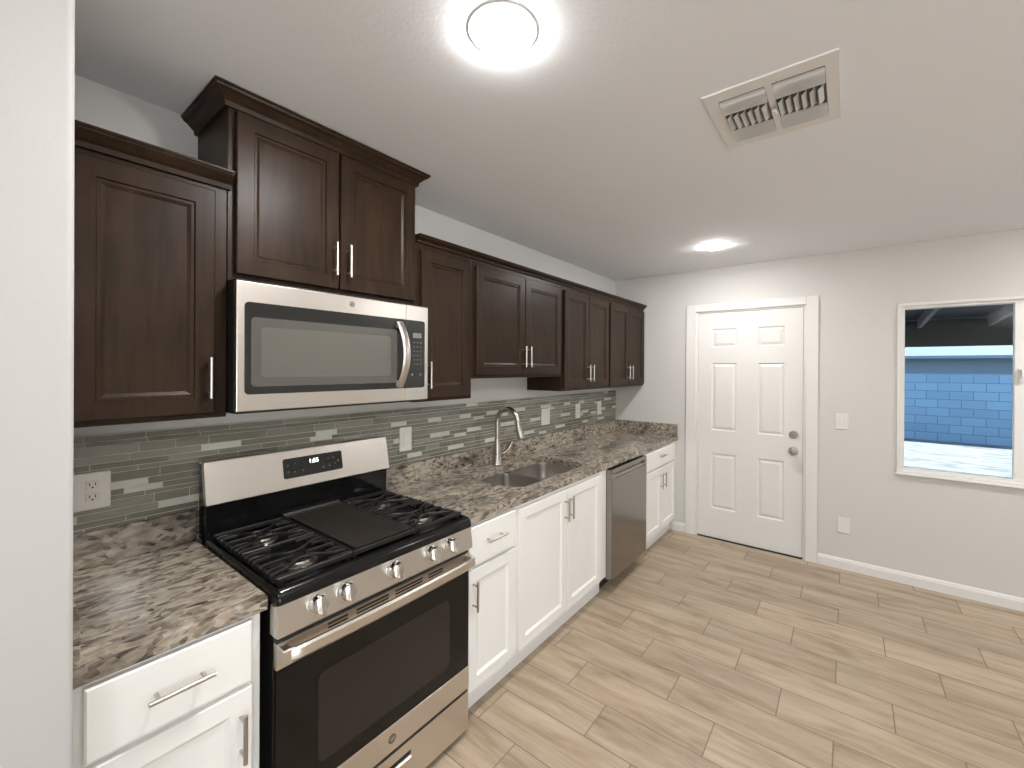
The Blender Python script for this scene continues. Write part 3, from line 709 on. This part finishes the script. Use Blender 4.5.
# storage drawer with pull pocket
OD += .0016
bm = face_plate(RX0+.003, RX1-.003, .030, .186, [(.300, .462, .115, .150)], OD, -.657)
sd = obj('storage_drawer', bm, m_steel, rg)
bm = nb(); bx(bm, .300, .462, -.662, -.657, .115, .150); obj('pocket', bm, m_grey, sd)
bm = nb(); loft(bm, [[(x, y, z) for y, z in ((OD+.001, .113), (OD-.006, .118), (OD-.008, .128), (OD-.002, .134), (OD+.006, .130), (OD+.006, .115))] for x in (.302, .460)]); obj('pull_lip', bm, m_steel, sd, smooth=True)
for a in ((-.665, -.657, .1865, .1995), (-.668, -.645, .7645, .7855)): obj('gap_strip', box(RX0+.004, RX1-.004, *a), m_blkm, rg)

# burners
def burner(x, y, r):
    bm = nb(); lathe(bm, (x, y, .902), (0, 0, 1), [(0, 0), (r+.012, 0), (r+.010, .006), (r, .010), (r*.95, .016), (0, .016)], 28); b = obj('burner', bm, m_nickel, rg, smooth=True)
    bm = nb(); lathe(bm, (x, y, .918), (0, 0, 1), [(0, 0), (r*.88, 0), (r*.88, .004), (r*.78, .006), (0, .0065)], 28); obj('burner_cap', bm, m_iron, b, smooth=True)
for x, y, r in ((.137, -.240, .036), (.137, -.515, .044), (.627, -.240, .032), (.627, -.515, .044)): burner(x, y, r)
GT = .934
def bar(bm, pts, w=.0048, zt=GT, hh=.010):
    lo = []
    P = [Vector(p) for p in pts]
    for i, p in enumerate(P):
        d = (P[min(i+1, len(P)-1)]-P[max(i-1, 0)]); d.z = 0; d.normalize(); n = Vector((-d.y, d.x, 0)); z = p.z
        lo.append([p+n*w*1.15-Vector((0, 0, hh)), p-n*w*1.15-Vector((0, 0, hh)), p-n*w+Vector((0, 0, -.003)), p-n*w*.5, p+n*w*.5, p+n*w+Vector((0, 0, -.003))])
    loft(bm, lo)
def grate(x0, x1, flip):
    y0, y1 = -.640, -.118; bm = nb(); z = GT; xm = (x0+x1)/2
    for x in (x0+.006, x1-.006): bar(bm, [(x, y0, z-.008), (x, y1, z-.008)], .006)
    for y in (y0+.005, y1-.005): bar(bm, [(x0, y, z-.002), (x1, y, z-.002)], .006, hh=.014)
    bar(bm, [(x0, (y0+y1)/2, z), (x1, (y0+y1)/2, z)], .005)
    for yc in (-.240, -.515):
        for dy in (-.110, -.080, -.050, -.024, .024, .050, .080, .110):
            L = .050 if abs(dy) < .06 else .075
            y = yc+dy
            if not (y0+.012 < y < y1-.012): continue
            if abs(dy) in (.050, .110):
                bar(bm, [(x0-.002, y, z-.005), (x0+.012, y, z), (x0+L, y, z)], .0034); bar(bm, [(x1+.002, y, z-.005), (x1-.012, y, z), (x1-L, y, z)], .0034)
            if abs(dy) in (.080,):
                bar(bm, [(x0-.002, y, z-.005), (x0+.012, y, z)] + [(x0+.012+(x1-x0-.024)*s, y+(-1 if dy > 0 else 1)*.050*math.sin(PI*s)**2, z) for s in [k/12 for k in range(13)]] + [(x1+.002, y, z-.005)], .0045)
        bar(bm, [(x0-.002, yc, z-.005), (x0+.012, yc, z), (xm-.022, yc, z)], .0036); bar(bm, [(x1+.002, yc, z-.005), (x1-.012, yc, z), (xm+.022, yc, z)], .0045)
        for s in (-1, 1):
            bar(bm, [(xm-.055*s, yc-.060, z), (xm-.020*s, yc-.018, z)], .0034); bar(bm, [(xm+.055*s, yc+.060, z), (xm+.020*s, yc+.018, z)], .0034)
    for x in (x0+.012, x1-.012):
        for y in (y0+.012, y1-.012, (y0+y1)/2): bx(bm, x-.008, x+.008, y-.008, y+.008, .9045, z-.008)
    return obj('grate', bm, m_iron, rg)
grate(.020, .250, 1); grate(.512, .742, -1)
# centre griddle on its frame
bm = nb()
for x in (.258, .504): bar(bm, [(x, -.642, GT-.004), (x, -.118, GT-.004)], .006, hh=.020)
bar(bm, [(.258, -.637, GT-.002), (.504, -.637, GT-.002)], .006, hh=.014); bar(bm, [(.258, -.123, GT-.002), (.504, -.123, GT-.002)], .006, hh=.014)
gr = obj('center_grate', bm, m_iron, rg)
bm = nb(); lo = [[(x, y, z) for x, y in rrect(.268+i, .494-i, -.628+i, -.150-i, .015, 5)] for i, z in ((.004, .915), (0, .920), (0, .9345), (.004, .9355), (.009, .9325))]
loft(bm, lo); 
obj('griddle', bm, m_grid, gr, smooth=True, angle=30)
bm = nb(); bx(bm, .262, .500, -.116, -.098, .930, .936, bev=.001); bx(bm, .262, .500, -.114, -.100, .912, .930)
obj('rear_trim', bm, m_grey, rg)

# ================================================================== OUTSIDE
gz = -.2
struct(obj('ground', box(8.0, 40, -30, 20, gz-.1, gz), m_gravel))
struct(obj('patio_slab', box(XW+T, 7.999, YF-T, 8, gz-.1, gz), m_conc))
g2 = struct(obj('ground_front', box(-20, 7.999, -30, YF-T-.001, gz-.1, gz-.001), m_pave))  # unseen ground, coloured pale to bounce sun up into the room
tag(obj('block_wall', box(14.0, 14.2, -16, 10, gz, 1.44), m_block), 'concrete block wall coloured with blue daylight across the yard outside the window', 'garden wall')
pc = thing('patio_cover', 'dark timber patio cover seen through the upper window', 'patio cover', (7, -3, gz))
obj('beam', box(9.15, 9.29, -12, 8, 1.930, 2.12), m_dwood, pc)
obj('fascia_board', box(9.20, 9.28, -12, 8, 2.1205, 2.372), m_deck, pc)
for k in range(20):
    y = 5.2-k*.81
    bm = nb(); loft(bm, [[(XW+T+.01, yy, 2.78), (XW+T+.01, yy, 2.62), (9.14, yy, 2.24), (9.14, yy, 2.40)] for yy in (y, y+.05)]); obj('rafter', bm, m_rafter, pc)
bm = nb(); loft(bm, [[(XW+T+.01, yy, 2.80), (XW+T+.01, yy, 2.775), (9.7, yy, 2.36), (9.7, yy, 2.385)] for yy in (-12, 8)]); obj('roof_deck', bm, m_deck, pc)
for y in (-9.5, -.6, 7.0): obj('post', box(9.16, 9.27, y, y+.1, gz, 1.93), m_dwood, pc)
bm = nb()
for x in (6.9,): bx(bm, x, x+.1, -12, 8, 2.42, 2.545)
obj('cross_beam', bm, m_dwood, pc)
nh = thing('neighbour_building', 'low neighbouring building with pale shingle roof behind the block wall', 'building', (19, -3, gz))
obj('wall', box(18.0, 24, -20, 14, gz, 1.93), m_stucco, nh)
bm = nb(); loft(bm, [[(17.5, y, 1.945), (17.5, y, 1.985), (21, y, 3.2), (24.5, y, 1.985), (24.5, y, 1.945)] for y in (-21, 15)]); obj('roof', bm, m_shingle, nh)
bm = nb(); bx(bm, 17.46, 17.499, -21, 15, 1.90, 1.985); obj('fascia', bm, m_stucco, nh)
